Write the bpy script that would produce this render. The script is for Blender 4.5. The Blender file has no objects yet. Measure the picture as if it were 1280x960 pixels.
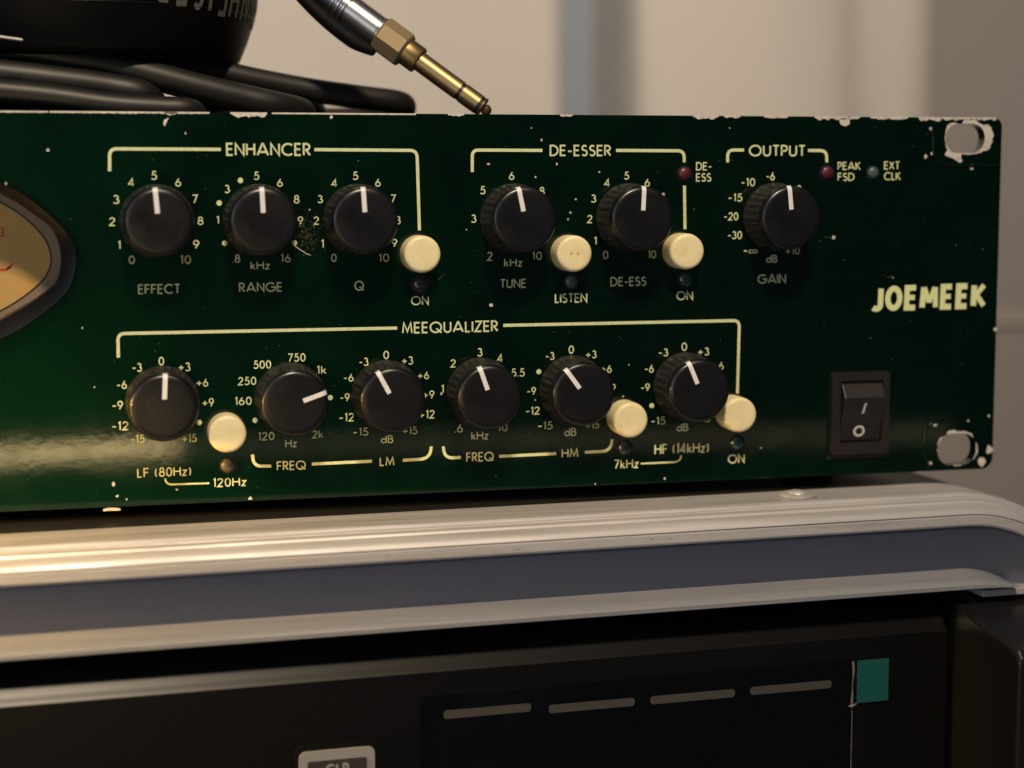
import bpy, bmesh, math, random
from math import pi, sin, cos, radians
from mathutils import Vector, Matrix
from mathutils.geometry import delaunay_2d_cdt
random.seed(7)
S = 0.001                                   # everything is laid out in millimetres
scn = bpy.context.scene
# ------------------------------------------------------------------ camera
# Millimetre frame of the front panel: X along the panel (0 = its right end), Y up (0 = its lower edge),
# Z out of the panel towards the viewer (0 = painted face).
YAW, PIT, ROL, FPX = 0.22898, 0.11267, -0.00343, 2136.9
CAM = Vector((-216.18, 70.55, 390.28))
_fw = Vector((sin(YAW)*cos(PIT), -sin(PIT), -cos(YAW)*cos(PIT)))
_rt = Vector((cos(YAW), 0, sin(YAW)))
_up = _rt.cross(_fw)
_r = _rt*cos(ROL) + _up*sin(ROL)
_u = -_rt*sin(ROL) + _up*cos(ROL)
def W(p):
    return Vector((p[0]*S, -p[2]*S, p[1]*S))
def Wd(p):
    return Vector((p[0], -p[2], p[1]))
cd = bpy.data.cameras.new('camera'); cam = bpy.data.objects.new('camera', cd)
scn.collection.objects.link(cam); scn.camera = cam
R3 = Matrix((Wd(_r), Wd(_u), -Wd(_fw))).transposed()
cam.matrix_world = Matrix.Translation(W(CAM)) @ R3.to_4x4()
cd.sensor_width = 36; cd.lens = FPX/1280*36
cd.clip_start = 0.01; cd.clip_end = 20
cd.dof.use_dof = True; cd.dof.focus_distance = 0.396; cd.dof.aperture_fstop = 7.5
# ------------------------------------------------------------------ light
w = bpy.data.worlds.new('World'); scn.world = w; w.use_nodes = True
wb = w.node_tree.nodes['Background']; wb.inputs[0].default_value = (0.62, 0.70, 1.0, 1); wb.inputs[1].default_value = 0.06
def area(name, pos, target, size, power, color, sizey=None, shape=None):
    l = bpy.data.lights.new(name, 'AREA'); l.energy = power; l.color = color
    l.shape = shape or ('RECTANGLE' if sizey else 'DISK'); l.size = size*S
    if sizey: l.size_y = sizey*S
    o = bpy.data.objects.new(name, l); scn.collection.objects.link(o)
    o.location = W(pos); d = W(target)-W(pos)
    o.rotation_euler = d.to_track_quat('-Z', 'Y').to_euler()
    return o
area('ceiling_lamp', (-185, 800, 610), (-150, 40, 0), 95, 10.8, (1.0, 0.81, 0.57))
area('window_light', (-900, 320, 700), (-120, 60, -50), 420, 1.5, (0.50, 0.68, 1.0), 520)
_sl = area('rail_glow_fill', (-420, 34, 62), (-262, -12, 18), 30, 0.10, (1.0, 0.56, 0.12)); _sl.data.spread = radians(34)  # unseen lamp added to gild the rail's left end; cone kept narrow
area('panel_glow_fill', (-475, 70, 420), (-320, 50, 0), 250, 0.22, (1.0, 0.86, 0.6))  # added soft source for the green glow at the panel's left
area('faint_streak_fill', (-20, -37, 318), (-60, 14, 0), 330, 0.007, (1.0, 0.78, 0.5), 9)  # dim strip added to carry the reflected streak on to the right
area('streak_strip_fill', (-314, -36, 318), (-262, 14, 0), 250, 0.10, (1.0, 0.74, 0.34), 6.5)  # unseen warm strip, sized and placed to make the reflected streak
scn.view_settings.view_transform = 'Standard'; scn.view_settings.look = 'None'
scn.view_settings.exposure = -0.06; scn.view_settings.gamma = 1.0
scn.view_settings.use_curve_mapping = False

# ------------------------------------------------------------------ helpers
def P(u, v, z=0.0):
    """point of the plane Z=z seen at photo position (u, v)"""
    d = _fw + _r*((u-640)/FPX) + _u*((480-v)/FPX)
    t = (z-CAM.z)/d.z
    return CAM + d*t
C = scn.collection
def mesh_obj(name, verts, faces, mat, parent=None, smooth=False, label=None):
    """verts are panel-frame millimetres"""
    me = bpy.data.meshes.new(name)
    me.from_pydata([W(v) for v in verts], [], faces)
    me.validate(); me.update()
    bm = bmesh.new(); bm.from_mesh(me); bmesh.ops.recalc_face_normals(bm, faces=bm.faces); bm.to_mesh(me); bm.free()
    if smooth:
        for p in me.polygons: p.use_smooth = True
    me.materials.append(mat)
    o = bpy.data.objects.new(name, me); C.objects.link(o)
    if parent: child(o, parent)
    if label: o['label'] = label
    return o
def child(o, parent):
    o.parent = parent
    o.matrix_parent_inverse = Matrix.Translation(-world_loc(parent))
    return o
def world_loc(o):
    l = Vector(o.location)
    return l if not o.parent else l        # children keep identity transforms in world millimetres
def thing(name, label, cat, base, group=None):
    o = bpy.data.objects.new(name, None); C.objects.link(o); o.location = W(base); o.empty_display_size = 0.01
    o['label'] = label; o['category'] = cat
    if group: o['group'] = group
    return o
class MB:
    def __init__(s): s.v = []; s.f = []
    def add(s, v, f):
        n = len(s.v); s.v += [tuple(x) for x in v]; s.f += [tuple(i+n for i in q) for q in f]; return s
    def box(s, x0, x1, y0, y1, z0, z1):
        v = [(x, y, z) for x in (x0, x1) for y in (y0, y1) for z in (z0, z1)]
        return s.add(v, [(0,1,3,2),(4,6,7,5),(0,4,5,1),(2,3,7,6),(0,2,6,4),(1,5,7,3)])
    def lathe(s, prof, o, ax=(0,0,1), n=48, e1=None, ridge=None, cap0=True, cap1=True):
        """prof: (radius, height) along ax"""
        ax = Vector(ax).normalized(); e1 = Vector(e1) if e1 else (Vector((1,0,0)) if abs(ax.x) < .9 else Vector((0,1,0)))
        e1 = (e1-ax*e1.dot(ax)).normalized(); e2 = ax.cross(e1); o = Vector(o); v = []; f = []
        for k, (r, h) in enumerate(prof):
            for i in range(n):
                a = 2*pi*i/n; rr = r
                if ridge: rr = r*(1+ridge(k, i))
                v.append(o+ax*h+(e1*cos(a)+e2*sin(a))*rr)
        for k in range(len(prof)-1):
            for i in range(n):
                j = (i+1) % n; f.append((k*n+i, k*n+j, (k+1)*n+j, (k+1)*n+i))
        if cap0: f.append(tuple(range(n))[::-1])
        if cap1: f.append(tuple((len(prof)-1)*n+i for i in range(n)))
        return s.add(v, f)
    def tube(s, pts, r, n=12, caps=True):
        pts = [Vector(p) for p in pts]; v = []; f = []; m = len(pts)
        t0 = (pts[1]-pts[0]).normalized(); nn = Vector((0,0,1)) if abs(t0.z) < .9 else Vector((0,1,0))
        for i, p in enumerate(pts):
            t = (pts[min(i+1, m-1)]-pts[max(i-1, 0)]).normalized()
            nn = (nn-t*nn.dot(t)).normalized(); b = t.cross(nn)
            rr = r(i/(m-1)) if callable(r) else r
            for k in range(n):
                a = 2*pi*k/n; v.append(p+(nn*cos(a)+b*sin(a))*rr)
        for i in range(m-1):
            for k in range(n):
                j = (k+1) % n; f.append((i*n+k, i*n+j, (i+1)*n+j, (i+1)*n+k))
        if caps: f.append(tuple(range(n))[::-1]); f.append(tuple((m-1)*n+k for k in range(n)))
        return s.add(v, f)
    def build(s, name, mat, parent=None, smooth=False, label=None):
        return mesh_obj(name, s.v, s.f, mat, parent, smooth, label)
def sharp(o, ang=35):
    me = o.data
    for p in me.polygons: p.use_smooth = True
    try: me.set_sharp_from_angle(angle=radians(ang))
    except Exception: pass
    return o
def bevel(o, wd, seg=2):
    m = o.modifiers.new('bevel', 'BEVEL'); m.width = wd*S; m.segments = seg; m.limit_method = 'ANGLE'; m.angle_limit = radians(40)
    return o
def inside(p, poly):
    c = False; n = len(poly)
    for i in range(n):
        x1, y1 = poly[i]; x2, y2 = poly[(i+1) % n]
        if (y1 > p[1]) != (y2 > p[1]) and p[0] < (x2-x1)*(p[1]-y1)/(y2-y1)+x1: c = not c
    return c
def plate(outer, holes, z0, z1=None):
    """outline with holes at Z=z0, given walls back to Z=z1"""
    vs = []; es = []
    for lp in [outer]+holes:
        n0 = len(vs); vs += [Vector((q[0], q[1])) for q in lp]
        es += [(n0+i, n0+(i+1) % len(lp)) for i in range(len(lp))]
    v2, e2, f2, *_ = delaunay_2d_cdt(vs, es, [], 0, 1e-6)
    keep = []
    for t in f2:
        c = (sum(v2[i][0] for i in t)/len(t), sum(v2[i][1] for i in t)/len(t))
        if inside(c, outer) and not any(inside(c, h) for h in holes): keep.append(tuple(t))
    mb = MB(); mb.add([(q[0], q[1], z0) for q in v2], keep)
    if z1 is not None:
        mb.add([(q[0], q[1], z1) for q in v2], [t[::-1] for t in keep])
        for lp in [outer]+holes:
            n = len(lp)
            mb.add([(q[0], q[1], z0) for q in lp]+[(q[0], q[1], z1) for q in lp],
                   [(i, (i+1) % n, n+(i+1) % n, n+i) for i in range(n)])
    return mb
def weld(o, d=0.002):
    bm = bmesh.new(); bm.from_mesh(o.data); bmesh.ops.remove_doubles(bm, verts=bm.verts, dist=d*S)
    bmesh.ops.recalc_face_normals(bm, faces=bm.faces); bm.to_mesh(o.data); bm.free(); return o
def rrect(x0, x1, y0, y1, r, n=6):
    out = []
    for cx, cy, a0 in ((x1-r, y1-r, 0), (x0+r, y1-r, 90), (x0+r, y0+r, 180), (x1-r, y0+r, 270)):
        for i in range(n+1):
            a = radians(a0+90*i/n); out.append((cx+r*cos(a), cy+r*sin(a)))
    return out
def catmull(pts, k=8, closed=False):
    pts = [Vector(p) for p in pts]; n = len(pts); out = []
    for i in range(n if closed else n-1):
        g = lambda j: pts[j % n] if closed else pts[max(0, min(n-1, j))]
        p0, p1, p2, p3 = g(i-1), g(i), g(i+1), g(i+2)
        for s_ in range(k):
            t = s_/k
            out.append(0.5*((2*p1)+(p2-p0)*t+(2*p0-5*p1+4*p2-p3)*t*t+(3*p1-p0-3*p2+p3)*t**3))
    if not closed: out.append(pts[-1])
    return out

# ------------------------------------------------------------------ materials
def mat(name, col, rough=0.5, metal=0.0, spec=0.5, coat=0.0, coat_rough=0.1, bump=None, var=None, rvar=None, emit=None, aniso=0, sheen=0):
    """bump = (scale per metre, strength, distance mm, stretch xyz); var = (scale, other colour, lo, hi, stretch)"""
    m = bpy.data.materials.new(name); m.use_nodes = True; nt = m.node_tree; b = nt.nodes['Principled BSDF']
    b.inputs['Base Color'].default_value = (*col, 1); b.inputs['Roughness'].default_value = rough
    b.inputs['Metallic'].default_value = metal; b.inputs['Specular IOR Level'].default_value = spec
    b.inputs['Coat Weight'].default_value = coat; b.inputs['Coat Roughness'].default_value = coat_rough
    if sheen: b.inputs['Sheen Weight'].default_value = sheen
    if aniso: b.inputs['Anisotropic'].default_value = aniso
    if emit: b.inputs['Emission Color'].default_value = (*emit[0], 1); b.inputs['Emission Strength'].default_value = emit[1]
    tc = nt.nodes.new('ShaderNodeTexCoord')
    def noise(scale, stretch, detail=4, rough_=0.55):
        mp = nt.nodes.new('ShaderNodeMapping'); mp.inputs['Scale'].default_value = stretch or (1,1,1)
        nt.links.new(tc.outputs['Object'], mp.inputs[0])
        n = nt.nodes.new('ShaderNodeTexNoise'); n.inputs['Scale'].default_value = scale; n.inputs['Detail'].default_value = detail
        n.inputs['Roughness'].default_value = rough_
        nt.links.new(mp.outputs[0], n.inputs['Vector']); return n
    if bump:
        n = noise(bump[0], bump[3] if len(bump) > 3 else None)
        bp = nt.nodes.new('ShaderNodeBump'); bp.inputs['Strength'].default_value = bump[1]; bp.inputs['Distance'].default_value = bump[2]*S
        nt.links.new(n.outputs[0], bp.inputs['Height']); nt.links.new(bp.outputs[0], b.inputs['Normal'])
        if coat: nt.links.new(bp.outputs[0], b.inputs['Coat Normal'])
    if var:
        n = noise(var[0], var[4] if len(var) > 4 else None, 5)
        mr = nt.nodes.new('ShaderNodeMapRange'); mr.inputs[1].default_value = var[2]; mr.inputs[2].default_value = var[3]
        nt.links.new(n.outputs[0], mr.inputs[0])
        mx = nt.nodes.new('ShaderNodeMix'); mx.data_type = 'RGBA'; mx.inputs[6].default_value = (*col, 1); mx.inputs[7].default_value = (*var[1], 1)
        nt.links.new(mr.outputs[0], mx.inputs[0]); nt.links.new(mx.outputs[2], b.inputs['Base Color'])
    if rvar:
        n = noise(rvar[0], rvar[3] if len(rvar) > 3 else None, 5)
        mr = nt.nodes.new('ShaderNodeMapRange'); mr.inputs[1].default_value = .35; mr.inputs[2].default_value = .65
        mr.inputs[3].default_value = rvar[1]; mr.inputs[4].default_value = rvar[2]
        nt.links.new(n.outputs[0], mr.inputs[0]); nt.links.new(mr.outputs[0], b.inputs['Roughness'])
    return m
M_paint = mat('green_paint', (0.0003, 0.029, 0.0085), 0.37, 0.93, 0.4, 0.6, 0.06, bump=(520, .22, .03), var=(28, (0.0003, 0.019, 0.0070), .35, .7), rvar=(60, .32, .41))
_nt = M_paint.node_tree; _b = _nt.nodes['Principled BSDF']; _tc = _nt.nodes.new('ShaderNodeTexCoord'); _n = _nt.nodes.new('ShaderNodeTexNoise')
_n.inputs['Scale'].default_value = 55; _n.inputs['Detail'].default_value = 8; _n.inputs['Roughness'].default_value = .7; _n.inputs['Distortion'].default_value = .6
_m = _nt.nodes.new('ShaderNodeMapRange'); _m.inputs[1].default_value = .42; _m.inputs[2].default_value = .66; _m.inputs[3].default_value = .05; _m.inputs[4].default_value = .085
_nt.links.new(_tc.outputs['Object'], _n.inputs['Vector']); _nt.links.new(_n.outputs[0], _m.inputs[0]); _nt.links.new(_m.outputs[0], _b.inputs['Coat Roughness'])
M_nick = mat('nick_dark', (0.10, 0.09, 0.08), 0.6)
M_ink = mat('cream_ink', (0.66, 0.70, 0.40), 0.55, var=(900, (0.52, 0.56, 0.31), .4, .75))
M_inklogo = mat('logo_ink', (0.66, 0.70, 0.37), 0.5)
M_knob = mat('knob_rubber', (0.015, 0.0135, 0.0135), 0.50, 0, 0.5, bump=(2500, .25, .02), rvar=(300, .42, .6))
M_cap = mat('knob_cap', (0.0045, 0.0044, 0.0058), 0.32, 0, 0.5, bump=(3000, .15, .012), rvar=(220, .27, .38))
M_white = mat('pointer_white', (0.72, 0.72, 0.74), 0.5)
M_button = mat('button_cream', (0.80, 0.70, 0.42), 0.42, var=(300, (0.70, 0.59, 0.31), .45, .8), bump=(1500, .15, .02))
M_bare = mat('bare_aluminium', (0.72, 0.66, 0.60), 0.55, 0.35, bump=(1500, .5, .05), var=(700, (0.42, 0.38, 0.34), .45, .75))
M_chassis = mat('chassis_black', (0.008, 0.008, 0.009), 0.6)
M_black = mat('satin_black', (0.005, 0.005, 0.006), 0.32, bump=(1200, .2, .02))
M_switch = mat('switch_plastic', (0.016, 0.013, 0.014), 0.35, bump=(1800, .15, .02))
M_silk = mat('switch_mark', (0.55, 0.55, 0.55), 0.5)
M_ledred = mat('led_red', (0.075, 0.006, 0.018), 0.45, coat=.2)
M_ledgrey = mat('led_grey_green', (0.055, 0.085, 0.07), 0.45, coat=.2)
M_ledteal = mat('led_teal', (0.012, 0.045, 0.045), 0.25, coat=.5)
M_leddark = mat('led_dark', (0.022, 0.026, 0.03), 0.25, coat=.5)
M_ledtan = mat('led_tan', (0.11, 0.09, 0.05), 0.3, coat=.5)
M_hole = mat('led_ring', (0.004, 0.006, 0.006), 0.4)
M_rail = mat('brushed_aluminium', (0.45, 0.445, 0.465), 0.44, 0.3, bump=(1100, .6, .05, (.03, 1, 1)), rvar=(500, .38, .54, (.04, 1, 1)), var=(500, (0.34, 0.335, 0.35), .4, .7, (.03, 1, 1)))
M_lip = mat('lip_aluminium', (0.20, 0.21, 0.245), 0.5, 0.2, bump=(1100, .5, .05, (.03, 1, 1)), var=(400, (0.16, 0.17, 0.20), .4, .7, (.03, 1, 1)))
M_band = mat('anodised_band', (0.12, 0.135, 0.20), 0.42, 0.45, bump=(500, .2, .04, (.04, 1, 1)))
M_lam = mat('black_laminate', (0.006, 0.006, 0.007), 0.5, bump=(900, .4, .05))
M_dev = mat('device_black', (0.003, 0.0027, 0.0027), 0.36, 0, .36, bump=(2600, .12, .015))
M_screen = mat('screen_gloss', (0.0015, 0.0014, 0.0016), 0.2, 0, .4, rvar=(60, .12, .3))
M_mark = mat('screen_mark', (0.042, 0.04, 0.039), 0.6)
M_teal = mat('teal_tab', (0.006, 0.070, 0.066), 0.35, coat=.3)
M_film = mat('clear_film_edge', (0.10, 0.105, 0.11), 0.2, coat=.6)
M_keyw = mat('key_surround', (0.22, 0.22, 0.225), 0.45)
M_keyd = mat('key_dark', (0.028, 0.026, 0.026), 0.45)
M_head = mat('headphone_black', (0.003, 0.003, 0.0033), 0.42, 0, .12, bump=(1500, .3, .03))
M_headtxt = mat('headphone_lettering', (0.11, 0.10, 0.092), 0.6)
M_cable = mat('cable_rubber', (0.006, 0.0055, 0.005), 0.5, bump=(900, .3, .03))
M_chrome = mat('satin_chrome', (0.42, 0.42, 0.44), 0.32, 1.0)
M_gold = mat('gold_plate', (0.33, 0.24, 0.12), 0.42, 1.0, bump=(800, .15, .02))
M_goldhex = mat('gold_collar', (0.33, 0.25, 0.14), 0.5, 0.6)
M_ring = mat('black_ring', (0.01, 0.01, 0.01), 0.4)
M_curt = mat('curtain_cloth', (0.82, 0.77, 0.71), 0.85, sheen=.1, bump=(260, .5, .4, (1, 1, .25)), var=(9, (0.76, 0.715, 0.66), .35, .7, (1, 1, .2)))
M_wall = mat('wall_paint', (0.36, 0.43, 0.55), 0.7, var=(14, (0.34, 0.40, 0.52), .35, .7))
M_return = mat('wall_return_paint', (0.36, 0.335, 0.32), 0.7)
M_ledge = mat('ledge_paint', (0.52, 0.48, 0.44), 0.6)
M_dial = mat('dial_card', (0.64, 0.37, 0.11), 0.55, var=(60, (0.58, 0.37, 0.13), .4, .7))
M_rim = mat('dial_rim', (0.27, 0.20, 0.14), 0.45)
M_dust = mat('dust', (0.16, 0.15, 0.12), 0.8)
M_dialred = mat('dial_red', (0.52, 0.05, 0.03), 0.5)
M_dialblack = mat('dial_black', (0.03, 0.02, 0.015), 0.5)
M_bezel = mat('meter_bezel', (0.0035, 0.0035, 0.0038), 0.38, 0, .25, bump=(900, .15, .03))
def glass_mat():
    m = bpy.data.materials.new('meter_glass'); m.use_nodes = True; nt = m.node_tree
    for n in list(nt.nodes): nt.nodes.remove(n)
    o = nt.nodes.new('ShaderNodeOutputMaterial'); mx = nt.nodes.new('ShaderNodeMixShader')
    t = nt.nodes.new('ShaderNodeBsdfTransparent'); g = nt.nodes.new('ShaderNodeBsdfGlossy'); g.inputs['Roughness'].default_value = .12
    t.inputs[0].default_value = (.95, .94, .92, 1)
    lw = nt.nodes.new('ShaderNodeLayerWeight'); lw.inputs[0].default_value = .5
    pw = nt.nodes.new('ShaderNodeMath'); pw.operation = 'POWER'; pw.inputs[1].default_value = 5; nt.links.new(lw.outputs['Facing'], pw.inputs[0])
    f = nt.nodes.new('ShaderNodeMath'); f.operation = 'MULTIPLY_ADD'; f.inputs[1].default_value = .92; f.inputs[2].default_value = .06; nt.links.new(pw.outputs[0], f.inputs[0])
    nt.links.new(f.outputs[0], mx.inputs[0]); nt.links.new(t.outputs[0], mx.inputs[1]); nt.links.new(g.outputs[0], mx.inputs[2])
    nt.links.new(mx.outputs[0], o.inputs[0]); return m
M_glass = glass_mat()

# ------------------------------------------------------------------ stroke lettering
def arc(cx, cy, rx, ry, a0, a1, n=12):
    return [(cx+rx*cos(radians(a0+(a1-a0)*i/n)), cy+ry*sin(radians(a0+(a1-a0)*i/n))) for i in range(n+1)]
G = {   # width, strokes (centre lines in a box of height 1)
'A': (.84, [[(0,0),(.39,1),(.45,1),(.84,0)], [(.12,.27),(.72,.27)]]),
'B': (.50, [[(.24,1),(0,1),(0,0),(.26,0)]+arc(.26,.27,.24,.27,-90,90)[1:]+[(0,.54)], [(.24,1)]+arc(.24,.77,.2,.23,90,-90)[1:]]),
'C': (.80, [arc(.48,.5,.48,.5,48,312,18)]),
'D': (.66, [[(0,0),(0,1),(.2,1)]+arc(.2,.5,.46,.5,90,-90,14)[1:]+[(0,0)]]),
'E': (.44, [[(.44,1),(0,1),(0,0),(.44,0)], [(0,.52),(.40,.52)]]),
'F': (.42, [[(.42,1),(0,1),(0,0)], [(0,.52),(.38,.52)]]),
'G': (.92, [arc(.48,.5,.48,.5,45,360,20)+[(.52,.5)]]),
'H': (.60, [[(0,0),(0,1)], [(.6,0),(.6,1)], [(0,.53),(.6,.53)]]),
'I': (.0, [[(0,0),(0,1)]]),
'J': (.38, [[(.38,1),(.38,.24)]+arc(.18,.22,.2,.22,0,-150,8)[1:]]),
'K': (.58, [[(0,0),(0,1)], [(.52,1),(.04,.48)], [(.12,.55),(.58,0)]]),
'L': (.36, [[(0,1),(0,0),(.36,0)]]),
'M': (.80, [[(.0,0),(.10,1),(.40,.14),(.70,1),(.80,0)]]),
'N': (.64, [[(0,0),(0,1),(.64,0),(.64,1)]]),
'O': (.96, [arc(.48,.5,.48,.5,0,360,26)]),
'P': (.46, [[(0,0),(0,1),(.2,1)]+arc(.2,.73,.26,.27,90,-90)[1:]+[(0,.46)]]),
'Q': (.98, [arc(.48,.5,.48,.5,0,360,26), [(.52,.38),(.98,-.04)]]),
'R': (.50, [[(0,0),(0,1),(.2,1)]+arc(.2,.74,.26,.26,90,-90)[1:]+[(0,.48)], [(.18,.48),(.50,0)]]),
'S': (.46, [arc(.23,.76,.2,.24,35,250,12)[:-1]+[(.23,.52)]+arc(.23,.26,.23,.27,80,-145,12)[1:]]),
'T': (.50, [[(0,1),(.5,1)], [(.25,1),(.25,0)]]),
'U': (.56, [[(0,1),(0,.3)]+arc(.28,.28,.28,.28,180,360,12)+[(.56,1)]]),
'X': (.56, [[(0,0),(.54,1)], [(.56,0),(.02,1)]]),
'Z': (.54, [[(0,1),(.54,1),(0,0),(.54,0)]]),
'k': (.36, [[(0,0),(0,1)], [(.32,.62),(.02,.28)], [(.12,.38),(.36,0)]]),
'z': (.34, [[(0,.62),(.34,.62),(0,0),(.34,0)]]),
'd': (.56, [arc(.27,.30,.27,.30,0,360,18), [(.56,0),(.56,1)]]),
'0': (.46, [arc(.23,.5,.23,.5,0,360,22)]),
'1': (.14, [[(0,.88),(.14,1),(.14,0)]]),
'2': (.46, [arc(.23,.74,.21,.26,170,-38,10)+[(0,0),(.46,0)]]),
'3': (.44, [arc(.2,.76,.18,.24,150,-75,10), arc(.2,.27,.24,.27,82,-150,12)]),
'4': (.52, [[(.38,0),(.38,1),(0,.25),(.52,.25)]]),
'5': (.44, [[(.40,1),(.13,1),(.07,.58)]+arc(.19,.32,.25,.32,110,-145,12)]),
'6': (.46, [arc(.23,.29,.23,.29,0,360,18), [(.30,1),(.05,.45)]]),
'7': (.44, [[(0,1),(.44,1),(.12,0)]]),
'8': (.44, [arc(.22,.76,.17,.24,0,360,16), arc(.22,.27,.22,.27,0,360,18)]),
'9': (.46, [arc(.23,.71,.23,.29,0,360,18), [(.16,0),(.41,.55)]]),
'-': (.32, [[(0,.42),(.32,.42)]]),
'+': (.54, [[(0,.42),(.54,.42)], [(.27,.12),(.27,.72)]]),
'.': (.0, [[(0,-.02),(0,.06)]]),
'(': (.16, [arc(.42,.45,.42,.72,140,220,8)]),
')': (.16, [arc(-.26,.45,.42,.72,40,-40,8)]),
'i': (.92, [arc(.22,.35,.2,.19,0,360,14), arc(.66,.35,.22,.19,0,360,14)]),      # the infinity sign
' ': (.18, []),
}
def stroke_mesh(mb, pts, wd, fn, z, closed=None):
    """mitred ribbon along pts (2-D), fn maps 2-D to panel millimetres"""
    q = []
    for p in pts:
        if not q or (Vector(p)-q[-1]).length > 1e-5: q.append(Vector(p))
    if len(q) < 2: return
    if closed is None: closed = (q[0]-q[-1]).length < 1e-4
    if closed: q = q[:-1]
    n = len(q); L = []; Rr = []
    for i in range(n):
        a = q[i-1] if (closed or i > 0) else None; b = q[(i+1) % n] if (closed or i < n-1) else None
        d1 = (q[i]-a).normalized() if a is not None else None; d2 = (b-q[i]).normalized() if b is not None else None
        if d1 is None: d1 = d2
        if d2 is None: d2 = d1
        n1 = Vector((-d1.y, d1.x)); n2 = Vector((-d2.y, d2.x)); m = n1+n2
        if m.length < .2: m = n1.copy()
        m.normalize(); k = min(1/max(m.dot(n1), .25), 2.3)
        L.append(q[i]+m*k*wd/2); Rr.append(q[i]-m*k*wd/2)
    v = [(*fn(p), z) for p in L]+[(*fn(p), z) for p in Rr]
    f = []
    for i in range(n if closed else n-1):
        j = (i+1) % n; f.append((i, j, n+j, n+i))
    mb.add(v, f)
def text_width(s, wd, gap):
    return sum(G[c][0] for c in s)+len(s)*wd+gap*(len(s)-1)
def text_into(mb, s, x0, x1, y0, y1, z=0.03, wd=.135, gap=.10, jit=0, slant=0):
    """lettering filling the box seen at photo columns x0..x1 and rows y0..y1, laid on the panel face"""
    ym = (y0+y1)/2; A = P(x0, ym); B = P(x1, ym); T = P((x0+x1)/2, y0); Bo = P((x0+x1)/2, y1)
    H = T.y-Bo.y; ex = Vector((1, 0)); org = Vector((A.x, (T.y+Bo.y)/2-H/2)); Wm = B.x-A.x
    tw = text_width(s, wd, gap); sx = Wm/tw; cur = 0.0; k = 0
    for c in s:
        gw, strokes = G[c]; dj = random.uniform(-jit, jit); rj = random.uniform(-jit, jit)*1.2
        for st in strokes:
            pts = [((cur+wd/2+px+(py-.5)*(rj+slant)), (wd/2+py*(1-wd))+dj) for px, py in st]
            # keep stroke weight even: strokes are thickened in real millimetres
            mm = [Vector((org.x+px*sx, org.y+py*H)) for px, py in pts]
            stroke_mesh(mb, mm, wd*H, lambda p: (p.x, p.y), z+.006*(k % 5)); k += 1
        cur += gw+wd+gap
def dot_into(mb, u, v, r=.62, z=.03):
    p = P(u, v); n = 12
    mb.add([(p.x+r*cos(2*pi*i/n), p.y+r*sin(2*pi*i/n), z) for i in range(n)], [tuple(range(n))])
def lettering(s, x0, x1, y0, y1, parent, name='lettering', m=None, **k):
    mb = MB(); text_into(mb, s, x0, x1, y0, y1, **k); return mb.build(name, m or M_ink, parent)
def line(pts, parent, wd=.72, name='printed_line', rounding=True, k=0):
    q = [Vector(P(u, v)[:2]) for u, v in pts]
    mb = MB(); stroke_mesh(mb, q, wd, lambda p: (p.x, p.y), .03); return mb.build(name, M_ink, parent)
def corner(a, c, b, r):
    """polyline a-c-b in photo pixels with the corner at c rounded by r pixels"""
    a, b, c = Vector(a), Vector(b), Vector(c); pa = c+(a-c).normalized()*r; pb = c+(b-c).normalized()*r
    return [a]+[(1-t)**2*pa+2*t*(1-t)*c+t*t*pb for t in [i/7 for i in range(8)]]+[b]

# ================================================================== background
def setting(o): o['kind'] = 'structure'; return o
setting(MB().box(-700, 420, -420, 520, -480, -460).build('wall', M_wall))
# side wall face standing forward on the right, with a pale ledge across it
setting(MB().box(196, 420, -420, 520, -459, -432).build('wall_return', M_return))
setting(bevel(MB().box(223, 419, -1.0, 3.4, -431.9, -429).build('wall_ledge', M_ledge), 1))
# curtain: one pleated cloth seen from the room, hanging behind the rack
def curtain(plan, label):
    pl = catmull([(x, z, 0) for x, z in plan], 7)
    v = []; f = []; rows = 16
    for j in range(rows+1):
        Y = -400+900*j/rows
        for i, p in enumerate(pl):
            s_ = sin(Y*.011+i*.05)*1.6
            v.append((p.x+s_*.5, Y, p.y+s_+1.3*sin(Y*.023+i*.21)))
    n = len(pl)
    for j in range(rows):
        for i in range(n-1): f.append((j*n+i, j*n+i+1, (j+1)*n+i+1, (j+1)*n+i))
    cu = mesh_obj('curtain', v, f, M_curt, smooth=True)
    sm = cu.modifiers.new('thick', 'SOLIDIFY'); sm.thickness = 0.0012
    cu['label'] = label; cu['category'] = 'curtain'; cu['group'] = 'pale curtains behind the rack gear'
curtain([(-560,-405),(-470,-395),(-380,-408),(-290,-398),(-200,-404),(-120,-399),(-60,-397),(-30,-396),(-14,-396),(-8.5,-399),(-9,-404),(-14,-409)], 'pale beige curtain left of the blue-grey gap, behind the jack plug')
curtain([(26,-458),(27,-440),(28,-420),(31.5,-405),(40,-398),(55,-393),(75,-390),(100,-390),(128,-396),(146,-405),(160,-409),(178,-413),(190,-420),(196,-430)], 'pale beige curtain right of the blue-grey gap, behind the panel corner')

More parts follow.
